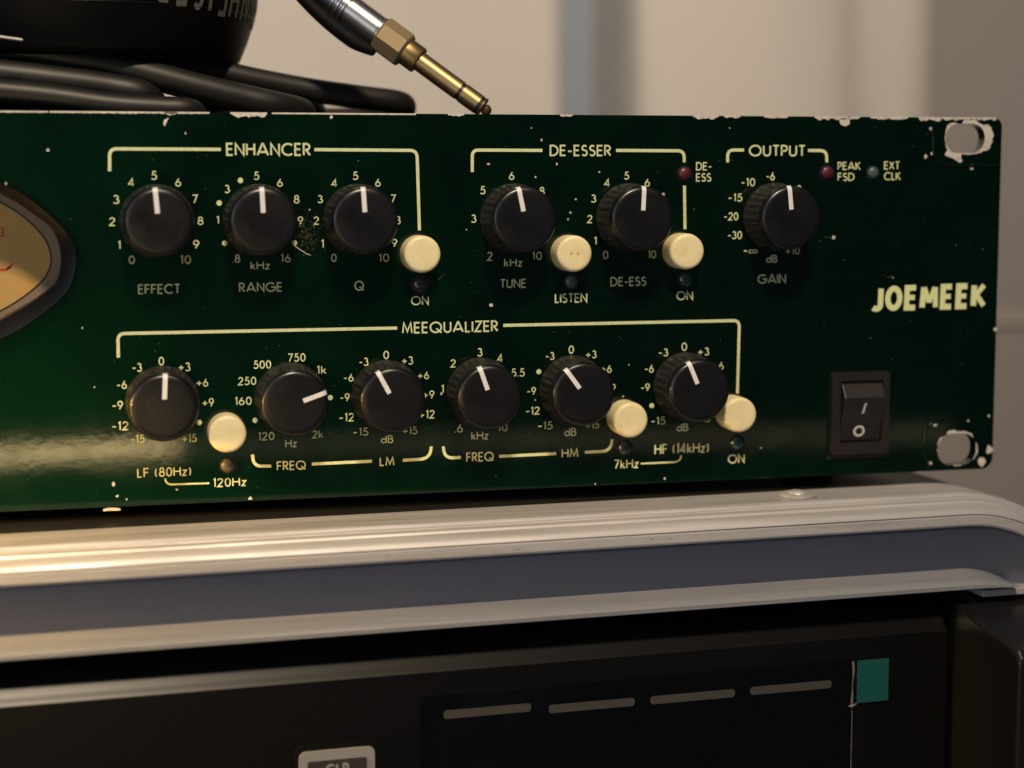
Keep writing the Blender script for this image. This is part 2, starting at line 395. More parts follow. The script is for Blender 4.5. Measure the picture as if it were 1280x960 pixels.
# ================================================================== flight case
# its frame runs about 2.6 degrees off the rack unit standing on it
CA = radians(2.6)
def cs(x, y, z): return (x*cos(CA)+z*sin(CA), y, -x*sin(CA)+z*cos(CA))
def case_mb(mb): mb.v = [cs(*q) for q in mb.v]; return mb
fc = thing('flight_case', 'black flight case with ridged brushed aluminium edge, standing under the green rack unit', 'flight case', cs(-200, -260, -100))
XL, XC, YT, RC = -330.0, -19.0, -3.0, 44.0
def sweep(prof, name, m, parent, down=190, label=None):
    """profile (z, Y) run along the top edge, round the right-hand corner and down the side"""
    st = [('x', XL+(XC-XL)*i/14) for i in range(15)]+[('a', 90*i/20) for i in range(1, 21)]+[('d', down*i/4) for i in range(1, 5)]
    v = []; f = []; n = len(prof)
    for k, t in st:
        for z, Y in prof:
            r = RC-(YT-Y)
            if k == 'x': v.append(cs(t, Y, z))
            elif k == 'a': v.append(cs(XC+r*sin(radians(t)), YT-RC+r*cos(radians(t)), z))
            else: v.append(cs(XC+r, YT-RC-t, z))
    for i in range(len(st)-1):
        for j in range(n-1): f.append((i*n+j, i*n+j+1, (i+1)*n+j+1, (i+1)*n+j))
    o = mesh_obj(name, v, f, m, parent); weld(o); return sharp(o, 28)
edge_prof = [(-1,-4.6),(-1,-3.05),(3,-3.0),(12.2,-3.0),(13.2,-2.85),(14.0,-3.1),(14.6,-3.75),(15.6,-3.8),(15.7,-4.0),(16.6,-4.05),(17.6,-4.3),(17.9,-4.75),(18.8,-4.95),(19.9,-5.4),(20.8,-6.2),(21.15,-6.9),(20.85,-7.1),(20.9,-7.3),(21.35,-7.5),(21.5,-9.3),(21.3,-9.75),(21.0,-9.9)]
sweep(edge_prof, 'edge_extrusion', M_rail, fc)
sweep([(21.0,-9.9),(19.9,-12.5),(18.9,-16),(17.7,-19.4),(16.6,-21.2)], 'groove_band', M_band, fc, label='smooth grey-blue band')
lip = [(16.6,-21.2),(18.4,-21.75),(20.6,-22.35),(22.6,-23.1),(23.3,-23.8),(23.4,-24.7),(22.5,-25.1),(12,-25.2),(4,-25.2)]
ri = RC-18.2
v = []; f = []; xs_ = [XL+(XC-XL)*i/8 for i in range(9)]+[XC+13.2*i/14 for i in range(1, 15)]; n = len(lip)
for x in xs_:
    yt = YT-RC+math.sqrt(ri*ri-max(0, x-XC)**2)          # the lip dies out where the rounded corner crosses it
    k = (yt+25.2)/(-21.2+25.2)
    for z, y in lip: v.append(cs(x, -25.2+(y+25.2)*k, z))
f = [(i*n+j, i*n+j+1, (i+1)*n+j+1, (i+1)*n+j) for i in range(len(xs_)-1) for j in range(n-1)]
sharp(MB().add(v, f).build('lower_lip', M_lip, fc), 28)
# laminate top with rounded shoulder running back
mb = MB(); pr = [(XL, YT-.25), (XC, YT-.25)]+[(XC+(RC-.3)*sin(radians(a)), YT-RC+(RC-.3)*cos(radians(a))) for a in range(6, 91, 6)]+[(XC+RC-.3, -250)]
v = [cs(x, y, z) for z in (-1.2, -150, -330) for x, y in pr]; n = len(pr)
f = [(k*n+i, k*n+i+1, (k+1)*n+i+1, (k+1)*n+i) for k in range(2) for i in range(n-1)]
sharp(mb.add(v, f).build('laminate_shell', M_lam, fc), 30)
case_mb(MB().box(XL, XC-4, -250, -26, -200, -2)).build('case_body', M_lam, fc)
mb = MB(); rnd = random.Random(21)
for i in range(90):
    x = rnd.uniform(-255, -22); l = rnd.uniform(.15, 1.0)*(3 if rnd.random() < .12 else 1); t = rnd.uniform(.03, .09); a0 = rnd.gauss(0, .35)
    if rnd.random() < .55: z0_ = rnd.uniform(2, 12); q = [(x, -2.985, z0_), (x+l*cos(a0), -2.985, z0_+l*sin(a0)), (x+l*cos(a0)+.03, -2.985, z0_+l*sin(a0)+t*1.6), (x, -2.985, z0_+t*1.6)]
    else: y0_ = rnd.uniform(-9.0, -7.8); q = [(x, y0_, 21.56), (x+l, y0_+.1*a0, 21.56), (x+l, y0_+.1*a0+t, 21.56), (x, y0_+t, 21.56)]
    mb.add([cs(*p) for p in q], [(0,1,2,3)])
mb.build('nicks', M_nick, fc)['kind'] = 'stuff'
# rivet with ring and domed centre
rp = cs(-57.2, -2.95, 7.0)
rv = MB().lathe([(4.6, 0), (4.7, .35), (4.2, .75), (3.2, .85), (2.9, .55), (2.5, .6), (2.2, 1.15), (1.4, 1.45), (.01, 1.5)], rp, (0, 1, 0), 28, cap1=False)
sharp(rv.build('rivet', M_rail, fc), 50)
# rack side rail standing forward on the right
prof = [(-8, -26.6), (12, -27.6), (46.5, -33.7), (48, -35.2), (48.2, -37), (48.2, -250), (-8, -250)]
mb = MB(); v = [(x, y, z) for x in (-21.2, 12) for z, y in prof]; n = len(prof)
f = [tuple(range(n)), tuple(range(n, 2*n))[::-1]]+[(i, (i+1) % n, n+(i+1) % n, n+i) for i in range(n)]
bevel(case_mb(mb.add(v, f)).build('rack_rail', M_black, fc), 1.0, 3)
bevel(case_mb(MB().box(-14.5, 20, -27.6, -25.9, 10, 21)).build('corner_plate', M_rail, fc), .25)

# ================================================================== lower black device in the case
ld = thing('rack_device', 'black rack device with dark screen and teal film tab, mounted below the aluminium edge', 'rack device', cs(-150, -120, 0))
DX0, DX1, DZ = -325.0, -22.6, 20.0
pr = [(-20, -28.6), (12, -28.8), (14.4, -29.0), (15.3, -29.5), (16.3, -30.4), (17.4, -31.7), (18.3, -33.1), (19.0, -34.2), (19.55, -34.7), (DZ, -35.4), (DZ, -125), (-20, -125)]
mb = MB(); n = len(pr)
# the right-hand end is drawn in at the top: a chamfer on the end cap
xs_ = [(DX0, 0), (DX1-2.2, 0), (DX1-.5, .7), (DX1, 2.0)]
v = []
for x, ins in xs_:
    for z, y in pr: v.append((x, y-ins*.55 if y > -40 else y, z-ins*.45 if z > 0 else z))
f = [(k*n+i, k*n+(i+1) % n, (k+1)*n+(i+1) % n, (k+1)*n+i) for k in range(len(xs_)-1) for i in range(n)]+[tuple(range(n)), tuple(3*n+i for i in range(n))[::-1]]
o = case_mb(mb.add(v, f)).build('faceplate', M_dev, ld); sharp(o, 32)
def dbox(x0, x1, y0, y1, z0, z1, name, m, parent=ld, bv=.15, label=None):
    o = case_mb(MB().box(x0, x1, y0, y1, z0, z1)).build(name, m, parent, label=label)
    if bv: bevel(o, bv)
    return o
scr = dbox(-154.0, -48.4, -110, -40.6, DZ+.02, DZ+.30, 'screen', M_screen, bv=.1)
for x0, x1, y in ((-148.5,-128.2,-45.2),(-124.0,-103.4,-46.05),(-99.6,-78.6,-46.1),(-74.8,-53.9,-46.0)):
    q = rrect(x0, x1, y-1.0, y+.95, .75, 4)
    mb = plate(q, [], DZ+.335); case_mb(mb).build('screen_mark', M_mark, scr)
o = dbox(-47.3, -39.0, -51.3, -40.9, DZ+.32, DZ+.5, 'film_tab', M_teal, bv=.12)
# protective film: thin raised curled edge down the side of the screen
mb = MB(); pts = [(-48.6+.08*sin(i*.9), -40.8-i*1.0, DZ+.75+.25*sin(i*.5)) for i in range(12)]
case_mb(mb.tube(pts, lambda t: .2+.1*sin(t*9), 8)).build('film_edge', M_film, ld)
mb = MB(); pts = [(-48.45, -52-i*6.0, DZ+.42) for i in range(10)]
case_mb(mb.tube(pts, .09, 6)).build('film_edge', M_film, ld)
mb = MB(); mb.tube([(-49.4,-51.7,DZ+.5),(-48.8,-51.8,DZ+.8),(-48.2,-51.6,DZ+.8),(-47.4,-51.3,DZ+.6)], lambda t: .12+.25*sin(t*3.1), 8)
case_mb(mb).build('film_corner', M_film, ld)
# key with a white surround
key = case_mb(plate(rrect(-181.0, -164.2, -68, -50.6, 1.6), [], DZ+.9, DZ-.3)); ko = key.build('key', M_keyw, ld); weld(ko); bevel(ko, .25)
case_mb(plate(rrect(-181.9, -163.3, -69, -49.4, 1.9), [rrect(-181.05, -164.15, -68.1, -50.55, 1.6)], DZ+.75, DZ-.2)).build('key_frame', M_dev, ld)
case_mb(plate(rrect(-179.1, -166.0, -66, -52.9, .5), [], DZ+1.0)).build('key_panel', M_keyd, ko)
mb = MB(); cur = -175.0
for c in 'CLR':
    gw, stz = G[c]
    for k, st in enumerate(stz):
        stroke_mesh(mb, [Vector((cur+px*2.0, -56.6+py*2.6)) for px, py in st], .55, lambda p: (p.x, p.y), DZ+1.04+.006*k)
    cur += gw*2.0+.75
case_mb(mb).build('key_lettering', M_keyw, ko)

# ================================================================== green rack unit
ru = thing('rack_processor', 'worn dark green rack audio processor with black knobs and cream buttons, on the flight case', 'audio processor', (-200, -2.9, -90))
def PX(u, v, z=0): p = P(u, v, z); return (p.x, p.y)
slot_t = rrect(PX(1186,0)[0]+0, P(1231,172).x, P(1208,191.5).y, P(1208,154.5).y, 3.45, 8)
slot_b = rrect(P(1172,561).x, P(1220,561).x, P(1197,581).y, P(1197,541.5).y, 3.7, 8)
mo = [(0,424.3),(22,413),(44,399),(66,382),(84,364),(91.5,349),(95,333),(95.5,320),(92.5,306),(86,292),(66,272),(44,252.5),(22,238.5),(0,229)]
mi = [(0,400.5),(26,386),(48,372),(66,358),(73,345),(76,330),(75.3,314),(71.5,299),(62,283),(44,269),(22,254),(0,242)]
def oval(px, k=5):
    half = [Vector((*PX(u, v), 0)) for u, v in px]
    cx = PX(-75, 327)[0]
    a, b = half[0], half[-1]
    # carry the outline on to the middle of the meter and mirror it
    hb = a.y-2.8*(1 if len(px) else 0); ht = b.y+2.8
    full = [Vector((cx, a.y-5.2, 0)), Vector(((cx+a.x)/2, a.y-3.6, 0))]+half+[Vector(((cx+b.x)/2, b.y+3.6, 0)), Vector((cx, b.y+5.2, 0))]
    mir = [Vector((2*cx-p.x, p.y, 0)) for p in reversed(full[1:-1])]
    return [(p.x, p.y) for p in catmull(full+mir, k, True)]
MO, MI = oval(mo), oval(mi)
PL = -300.0
outer = [(PL, 0), (PL, 88.1)]
ro = 2.2
for cx, cy, a0 in ((-ro, 88.1-ro, 90), (-ro-.8, ro+.8, 0)):
    rr = ro if a0 == 90 else ro+.8
    outer += [(cx+rr*cos(radians(a0-90*i/6)), cy+rr*sin(radians(a0-90*i/6))) for i in range(7)]
# chewed lower right edge
pan = plate(outer, [slot_t, slot_b, MI], 0.0, -3.2).build('front_panel', M_paint, ru)
weld(pan); bevel(pan, .38, 3)
MB().box(PL, -22, 1.6, 86.2, -210, -14).box(-222, -22, 1.6, 86.2, -13.9, -3.25).build('chassis', M_chassis, ru)
for x in (-275, -40):
    MB().lathe([(7, -2.9), (7.4, 1.6)], (x, 0, -25), (0, 1, 0), 24).build('foot', M_chassis, ru)
    MB().lathe([(7, -2.9), (7.4, 1.6)], (x, 0, -185), (0, 1, 0), 24).build('foot', M_chassis, ru)
# pressed step around the upper ear
q = [P(1166,160), P(1167,190), P(1168.5,196), P(1174,203), P(1181,206.5), P(1200,207), P(1249,207.5)]
sharp(MB().tube([(p.x, p.y, .02) for p in catmull(q, 4)], .42, 8).build('pressed_step', M_paint, ru), 60)
q = [P(1163,584), P(1157,572), P(1156,550), P(1159,536), P(1166,529), P(1180,527)]
sharp(MB().tube([(p.x, p.y, -.08) for p in catmull(q, 4)], .36, 8).build('pressed_step', M_paint, ru), 60)

# ---- paint chips down to bare metal
def blob(pts, name='paint_chip', z=.045, holes=[]):
    o = plate([PX(u, v) for u, v in pts], holes, z).build(name, M_bare, ru); return o
Z8 = lambda L, s=8, ox=1120, oy=130: [(ox+x/s, oy+y/s) for x, y in L]
blob(Z8([(540,192),(575,186),(610,192),(628,206),(655,208),(672,172),(690,152),(822,150),(806,172),(822,186),(850,200),(880,212),(900,205),(925,205),(935,222),(955,236),(950,262),(968,280),(978,318),(962,345),(965,380),(945,402),(940,440),(915,462),(870,470),(845,488),(800,498),(720,506),(655,500),(648,530),(664,572),(640,588),(618,578),(575,545),(530,530),(488,512),(500,478),(515,462),(500,430),(492,380),(488,330),(498,262),(512,215)]), 'bare_metal_wear', holes=[slot_t])
blob(Z8([(915,452),(925,430),(952,418),(960,400),(985,395),(1000,402),(1030,400),(1060,412),(1070,440),(1082,455),(1085,490),(1070,515),(1040,535),(1010,545),(985,547),(960,530),(935,520),(925,500),(912,480),(920,468)], 3.368, 900, 420), 'bare_metal_wear', holes=[slot_b])
YTOP = lambda u: P(u, 146.5).y
def rim_wear_and_glint(u0, u1, depth, seed):
    """ragged bare strip along the upper edge"""
    rnd = random.Random(seed); n = max(4, int((u1-u0)/3.2)); x0 = P(u0, 147).x; x1 = P(u1, 147).x
    top = [(x0+(x1-x0)*i/n, 87.98) for i in range(n+1)]
    low = [(x0+(x1-x0)*i/n, 87.9-(0 if i in (0, n) else depth*rnd.uniform(.25, 1)*sin(pi*min(1, (i/n if i < n/2 else 1-i/n)*8)/2))) for i in range(n, -1, -1)]
    o = plate(top+low, [], .045).build('edge_wear_and_glint', M_bare, ru)
    mb = MB(); mb.add([(x0, 88.14, .03), (x1, 88.14, .03), (x1, 88.14, -3.0), (x0, 88.14, -3.0)], [(0,1,2,3)])
    mb.add([(x0, 88.14, .03), (x1, 88.14, .03), (x1, 87.8, .045), (x0, 87.8, .045)], [(0,1,2,3)])
    mb.build('edge_wear_and_glint', M_bare, ru)
for k, (a, b, d) in enumerate(((288,334,1.1),(866,898,.8),(905,925,.35),(1018,1062,.8),(1060,1075,.9),(1088,1135,.45),(1148,1178,.9),(1178,1240,.75),(560,580,.4),(700,716,.35),(955,985,.35),(206,222,.6),(1240,1246,.7),(-30,60,.2),(62,262,.26),(340,520,.14))):  # the long thin strips on the left draw the bevel's lit edge line
    rim_wear_and_glint(a, b, d, k)
blob([(1050,148),(1062,148),(1062,155),(1057,158),(1051,156),(1049,151)])
chips = [(60,187.5,.55),(7.5,229.5,.4),(232,167,.3),(414,146.5,.5),(677,175,.35),(610.5,205,.5),(696,205,.35),(749,215,.35),(669.5,221.5,.35),(719.5,249,.35),(713,266,.4),(710,274,.35),(829,243,.55),(614,381,.7),(1042,297,.7),(1116,347,.25),(1163.5,161,.75),(1165,192,.85),(1157,195.5,.6),(1215,209,.9),(142,605.5,.6),(146.5,620,.5),(221,612,.45),(158,624,.35),(313,625,.85),(291,627.5,.55),(298,628,.4),(744,605,.3),(831,598,.4),(1163,579,.8),(1169,531,.7),(1236,520,.5),(1244,412,.9),(1236.5,562,1.6),(1227,577,1.5),(779,495.5,.35),(552,492,.4),(583,287,.3),(1210,526,.45),(786,456,.3),(669,500,.3),(387,262,.3),(103,410,.25),(540,327,.3),(800,255,.2),(664,160,.25),(912,160,.25),(951,560,.3),(118,484,.3)]
for i, (u, v, r) in enumerate(chips):
    r *= .78; rnd = random.Random(i+50); c = P(u, v); n = 9; st = rnd.uniform(.7, 1.5)
    mb = MB(); mb.add([(c.x+r*rnd.uniform(.55, 1.1)*cos(2*pi*k/n), min(87.9, max(.3, c.y+r*st*rnd.uniform(.55, 1.1)*sin(2*pi*k/n))), .045) for k in range(n)], [tuple(range(n))])
    mb.build('paint_chip', M_bare, ru)
blob([(128,637),(136,634.5),(150,635),(151,638),(130,639)])
blob([(205,150),(211,147),(208,153),(206,158),(204,155)])
dust = MB(); rnd = random.Random(11)
for i in range(260):
    x, y = rnd.uniform(-262, -3), rnd.uniform(2, 86); r = rnd.uniform(.04, .10)*(1.6 if rnd.random() < .08 else 1)
    if any(inside((x, y), h) for h in (MI, MO, slot_t, slot_b)): continue
    a0 = rnd.uniform(0, 6); e = rnd.uniform(.6, 2.4)
    dust.add([(x+r*e*cos(a0+k*pi/2)*(1 if k % 2 else .6), y+r*sin(a0+k*pi/2), .016) for k in range(4)], [(0,1,2,3)])
dust.build('dust', M_dust, ru)['kind'] = 'stuff'
# scuffed patch between the second and third knob
rnd = random.Random(5)
M_scuff = mat('scuffed_paint', (0.10, 0.085, 0.05), 0.6, 0.3, bump=(1500, .6, .08), var=(900, (0.004, 0.012, 0.008), .42, .60))
mb = MB()
for i in range(170):
    u, v = rnd.gauss(384, 7), rnd.gauss(292, 12); c = P(u, v); l = rnd.uniform(.06, .42)*(2.2 if rnd.random() < .06 else 1); a = rnd.uniform(-1.2, .4); t = rnd.uniform(.05, .13)
    d = Vector((cos(a), sin(a))); nn = Vector((-d.y, d.x)); z = .02+.0004*i
    mb.add([(c.x-d.x*l, c.y-d.y*l, z), (c.x+nn.x*t, c.y+nn.y*t, z), (c.x+d.x*l, c.y+d.y*l, z), (c.x-nn.x*t, c.y-nn.y*t, z)], [(0,1,2,3)])
o = mb.build('scuff_marks', M_scuff, ru); o['kind'] = 'stuff'
mb = MB(); q = [(368,307),(375,312),(383,317),(388,319)]
stroke_mesh(mb, [Vector(PX(u, v)) for u, v in q], .16, lambda p: (p.x, p.y), .09); mb.build('scratch', M_bare, ru)
for L in ([(1108,347),(1116,345)],[(1030,296),(1044,298)],[(556,342),(548,350)],[(574,498),(570,520)]):
    mb = MB(); stroke_mesh(mb, [Vector(PX(u, v)) for u, v in L], .14, lambda p: (p.x, p.y), .04); mb.build('scratch', M_scuff, ru)
# ---- meter on the left
def ringm(loops, name, m, parent, closed_in=None):
    mb = MB(); n = len(loops[0][0]); v = [(x, y, z) for lp, z in loops for x, y in lp]
    f = [(k*n+i, k*n+(i+1) % n, (k+1)*n+(i+1) % n, (k+1)*n+i) for k in range(len(loops)-1) for i in range(n)]
    return mb.add(v, f).build(name, m, parent)
NM = 120
def resample(lp, n=NM):
    pts = [Vector(p) for p in lp]; c = sum(pts, Vector((0, 0)))/len(pts)
    # start at the point farthest along +x and walk at even length
    i0 = max(range(len(pts)), key=lambda i: pts[i].x); pts = pts[i0:]+pts[:i0]; pts.append(pts[0])
    L = [0]
    for a, b in zip(pts, pts[1:]): L.append(L[-1]+(b-a).length)
    out = []; j = 0
    for k in range(n):
        t = L[-1]*k/n
        while L[j+1] < t: j += 1
        s_ = (t-L[j])/max(1e-9, L[j+1]-L[j]); out.append(tuple(pts[j].lerp(pts[j+1], s_)))
    return out
a_, b_ = resample(MO), resample(MI)
lerp2 = lambda A, B, t: [(p[0]*(1-t)+q[0]*t, p[1]*(1-t)+q[1]*t) for p, q in zip(A, B)]
me_ = thing  # (meter is a part of the unit)
bz = ringm([(a_, -.1), (a_, 2.6), (lerp2(a_, b_, .04), 3.0), (lerp2(a_, b_, .12), 2.9), (lerp2(a_, b_, .92), .9), (b_, .6), (b_, -12.1)], 'meter_bezel', M_bezel, ru); sharp(bz, 40)
def off(lp, k):
    c = (sum(p[0] for p in lp)/len(lp), sum(p[1] for p in lp)/len(lp)); out = []
    n = len(lp)
    for i in range(n):
        t = Vector((lp[(i+1) % n][0]-lp[i-1][0], lp[(i+1) % n][1]-lp[i-1][1])).normalized(); nn = Vector((-t.y, t.x))
        if nn.dot(Vector((lp[i][0]-c[0], lp[i][1]-c[1]))) > 0: nn = -nn
        out.append((lp[i][0]+nn.x*k, lp[i][1]+nn.y*k))
    return out
dl = plate(off(b_, -3.0), [], -12.0).build('meter_dial', M_dial, ru)
# printed outline and red scale on the dial
DZM = -11.94
def dial(pts, wd, m, name='dial_marking', closed=False):
    mb = MB(); stroke_mesh(mb, [Vector(PX(u, v, DZM)) for u, v in pts]+([Vector(PX(*pts[0], DZM))] if closed else []), wd, lambda p: (p.x, p.y), DZM); mb.build(name, m, dl)
ln = [(-30,236),(0,252.5),(20,264),(39,279),(55,297),(62,312),(64,327),(59,342),(48,356),(26,373.5),(0,389),(-30,402)]
dial([tuple(p[:2]) for p in catmull([(u, v, 0) for u, v in ln], 5)], .42, M_dialblack)
dial([(-60,322),(-20,334),(0,337.5),(8,337),(14,333)], .5, M_dialred)
dial([(8,337),(17,329)], .35, M_dialred)
dial([(-2,285),(4,286),(4,295),(-2,296)], .3, M_dialred)
dial([(-4,291),(4,291)], .25, M_dialred)
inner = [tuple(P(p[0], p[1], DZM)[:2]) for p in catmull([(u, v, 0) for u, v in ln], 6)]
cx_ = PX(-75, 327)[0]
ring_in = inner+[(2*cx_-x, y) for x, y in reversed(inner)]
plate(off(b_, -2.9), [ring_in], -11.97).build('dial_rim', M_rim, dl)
gp = plate(off(b_, -.02), [], .2).build('meter_glass', M_glass, ru)

# ---- knobs
RC_, HC = 7.21, 10.9
def make_knob():
    r = bpy.data.objects.new('knob', None); C.objects.link(r); r.empty_display_size = .005
    NR = 120
    prof = [(8.0, .1), (8.25, .5), (8.2, 1.2), (8.0, 2.2), (7.85, 4), (7.65, 6.6), (7.45, 8.0), (7.28, 8.3), (7.25, 8.7)]
    amp = [0, 0, .3, 1, 1, 1, .6, 0, 0]
    body = MB().lathe(prof, (0,0,0), (0,0,1), NR, ridge=lambda k, i: -.034*amp[k]*(1 if (i % 4) in (0, 1) else 0), cap0=False).build('knob_body', M_knob)
    sharp(body, 30); body.parent = r
    cap = MB().lathe([(7.1, 8.5), (7.5, 8.8), (7.56, 9.6), (7.45, 10.25), (7.1, 10.72), (6.6, 10.92), (5.9, 10.96), (3, 11.0), (.02, 11.02)], (0,0,0), (0,0,1), 64, cap0=False, cap1=False).build('knob_cap', M_cap)
    sharp(cap, 60); cap.parent = r
    # pointer runs down the front of the cap and over its rim
    mb = MB(); w_ = .52
    pf = [(7.53, 9.9), (7.38, 10.42), (7.05, 10.80), (6.6, 10.99), (5.9, 11.04), (1.9, 11.09)]
    v = [(s_*w_, y, z) for y, z in pf for s_ in (-1, 1)]
    f = [(2*i, 2*i+1, 2*i+3, 2*i+2) for i in range(len(pf)-1)]
    pt = mb.add(v, f).build('pointer', M_white); pt.parent = cap
    return r
kproto = None
knobs = [(196,274,(193.5,237),(196.5,266.5)),(324,275,(328.5,236),(330,265)),(447.5,273.5,(455.5,236.5),(457.5,266)),(643,273,(650,236),(655.5,263.5)),(786,272.5,(808,236.5),(806.5,265)),(967,272,(988.5,237),(990.5,264.5)),
(204,505,(207,469),(206,500)),(363,500,(406,493),(379,503)),(482,496,(475,467),(488,491)),(600,491,(603,461.5),(611,484.5)),(715,488,(711.5,464),(727.5,486)),(857,483,(863,454.5),(873,479.5))]
KX = [-206.23,-183.62,-161.12,-124.59,-96.65,-59.89,-206.05,-177.40,-155.29,-132.89,-110.57,-82.25]
KL = ['knob under the figure five at the left of the upper row']
for i, (u, v, tip, tail) in enumerate(knobs):
    if kproto is None: r = kproto = make_knob()
    else:
        r = kproto.copy(); C.objects.link(r)
        for ch in kproto.children:
            c = ch.copy(); C.objects.link(c); c.parent = r
            for g in ch.children:
                d = g.copy(); C.objects.link(d); d.parent = c
    a, b = P(*tip, 11), P(*tail, 11); ang = math.atan2(a.y-b.y, a.x-b.x)-pi/2
    X, Y = KX[i], (63.99 if i < 6 else 23.47)
    r.parent = ru; r.location = W((X, Y, 0))-ru.location
    r.rotation_euler = (0, -ang, 0)

# ---- push buttons
def make_button():
    r = bpy.data.objects.new('push_button', None); C.objects.link(r); r.empty_display_size = .005
    a = MB().lathe([(4.25, -.5), (4.25, 5.2), (4.15, 5.8), (3.85, 6.15), (3.3, 6.25), (1.5, 6.2), (.02, 6.18)], (0,0,0), (0,0,1), 48, cap1=False).build('button_cap', M_button)
    sharp(a, 60); a.parent = r
    b = MB().lathe([(4.75, .0), (4.75, .05), (4.3, .07)], (0,0,0), (0,0,1), 40, cap0=False, cap1=False).build('button_gap', M_hole); b.parent = r
    return r
bproto = None
for (u, v) in ((528.5,318),(718.5,317.3),(859.5,314.5),(284.5,543),(789,525.5),(925.5,519)):
    if bproto is None: r = bproto = make_button()
    else:
        r = bproto.copy(); C.objects.link(r)
        for ch in bproto.children: c = ch.copy(); C.objects.link(c); c.parent = r
    p = P(u, v, 6.2); r.parent = ru; r.location = W((p.x, p.y, 0))-ru.location; r.rotation_euler = (0, random.uniform(0, 6), 0)
# two small pits on the second button
p = P(718.5, 317.3, 6.28)
for dx in (-.8, .75):
    MB().lathe([(.34, 0), (.3, .02)], (p.x+dx, p.y+.1, 6.21), (0,0,1), 10).build('button_pit', M_dial, ru)
# ---- lamps
for u, v, r_, m, nm in ((525,356,1.75,M_leddark,'dark round indicator lamp'),(714,352,1.55,M_ledgrey,'grey-green indicator lamp'),(856.5,349.5,1.7,M_ledteal,'dark teal indicator lamp'),(285,582,1.6,M_ledtan,'tan indicator lamp'),(781,560,1.7,M_leddark,'black indicator lamp'),(921.5,553.5,1.7,M_ledteal,'teal indicator lamp'),(855.5,217,1.55,M_ledred,'dark red indicator lamp'),(1033.5,216,1.55,M_ledred,'dark red indicator lamp'),(1091,216,1.45,M_ledgrey,'grey-green indicator lamp')):
    p = P(u, v)
    o = MB().lathe([(r_, .02), (r_, .25), (r_*.86, .62), (r_*.5, .86), (.02, .93)], (p.x, p.y, 0), (0,0,1), 28, cap0=False, cap1=False).build('indicator_lamp', m, ru, True, nm)
    MB().lathe([(r_+.38, .02), (r_+.34, .06), (r_+.0, .065)], (p.x, p.y, 0), (0,0,1), 28, cap0=False, cap1=False).build('lamp_ring', M_hole, o)
# ---- rocker switch
z0 = 1.5
sx0, sx1 = P(1040,515,z0).x, P(1112,515,z0).x; sy1, sy0 = P(1075,465,z0).y, P(1075,568,z0).y
ix0, ix1 = sx0+2.3, sx1-1.9; iy0, iy1 = sy0+3.0, sy1-2.2
fr = plate(rrect(sx0, sx1, sy0, sy1, .8), [rrect(ix0, ix1, iy0, iy1, .3, 2)], z0, -.5).build('switch_frame', M_switch, ru); weld(fr); bevel(fr, .35, 2)
ym = P(1080,498,2.6).y
prof = [(iy1-.25, .4), (iy1-.8, 1.6), (ym+.35, 3.6), (ym-.2, 3.6), (ym-1.2, 3.2), (iy0+5, 1.5), (iy0+.3, .6), (iy0+.3, -.4), (iy1-.25, -.4)]
mb = MB(); n = len(prof); v = [(x, y, z) for x in (ix0+.25, ix1-.25) for y, z in prof]
rk = mb.add(v, [tuple(range(n)), tuple(range(n, 2*n))[::-1]]+[(i, (i+1) % n, n+(i+1) % n, n+i) for i in range(n)]).build('rocker', M_switch, ru); bevel(rk, .18, 2)
def rz(y):
    for (a, za), (b, zb) in zip(prof, prof[1:]):
        if b <= y <= a: return za+(zb-za)*(a-y)/(a-b)+.04
    return 1
p0, p1 = P(1082,504,3), P(1079,517,2.6)
mb = MB(); hw = .28; mb.add([(p0.x-hw, p0.y, rz(p0.y)), (p0.x+hw, p0.y, rz(p0.y)), (p1.x+hw, p1.y, rz(p1.y)), (p1.x-hw, p1.y, rz(p1.y))], [(0,1,2,3)]); mb.build('switch_mark', M_silk, rk)
c = P(1074.5, 539, 1.5); n = 28; v = []
for rr in (1.5, .95):
    for i in range(n):
        y = c.y+rr*sin(2*pi*i/n)*.95; v.append((c.x+rr*cos(2*pi*i/n), y, rz(y)))
MB().add(v, [(i, (i+1) % n, n+(i+1) % n, n+i) for i in range(n)]).build('switch_mark', M_silk, rk)
MB().box(sx0-.6, sx1+.3, sy0-1.1, sy0-.35, -.1, .25).build('switch_shadow_line', M_switch, ru)  # dark strip standing in for the shadow under the switch frame

# ---- print
T = lettering
T('ENHANCER', 282.5, 388.5, 178.5, 195, ru, wd=.145); T('DE-ESSER', 687, 764, 181, 195.3, ru, wd=.145)
T('OUTPUT', 936, 1007, 181, 195.6, ru, wd=.145); T('MEEQUALIZER', 502.3, 622.7, 401.5, 416, ru, wd=.145)
for s_, *b in (('EFFECT',172.5,225.5,355,367.5),('RANGE',298.7,353,353,365),('Q',443,455,350.7,363.5),('ON',513.7,536,370,381.5),
    ('TUNE',625,658,348.7,360),('LISTEN',693.5,734,366.5,378.5),('DE-ESS',763,808,346,357.7),('ON',845.5,866.3,363.8,375.2),
    ('DE-',870,889.5,202.6,213.2),('ESS',870,889,216.4,227),('GAIN',946.8,982.4,342.7,354.6),('PEAK',1047,1075.8,202.4,212.6),('FSD',1047,1068,216,226.2),
    ('EXT',1105,1124.7,201.7,212),('CLK',1105,1126,215,225.4),('LF (80Hz)',171.3,239,584,596),('120Hz',266,308,597,608.4),
    ('FREQ',345.9,382.5,576,587.7),('LM',474.4,493,571,582.4),('FREQ',582.7,617.4,565,576.9),('HM',702,723,560.4,572),
    ('7kHz',767.4,798.2,574,585.7),('HF (14kHz)',818,886,554,567),('ON',909.8,930.7,567.7,579.2)):
    T(s_, *b, ru, wd=.14)
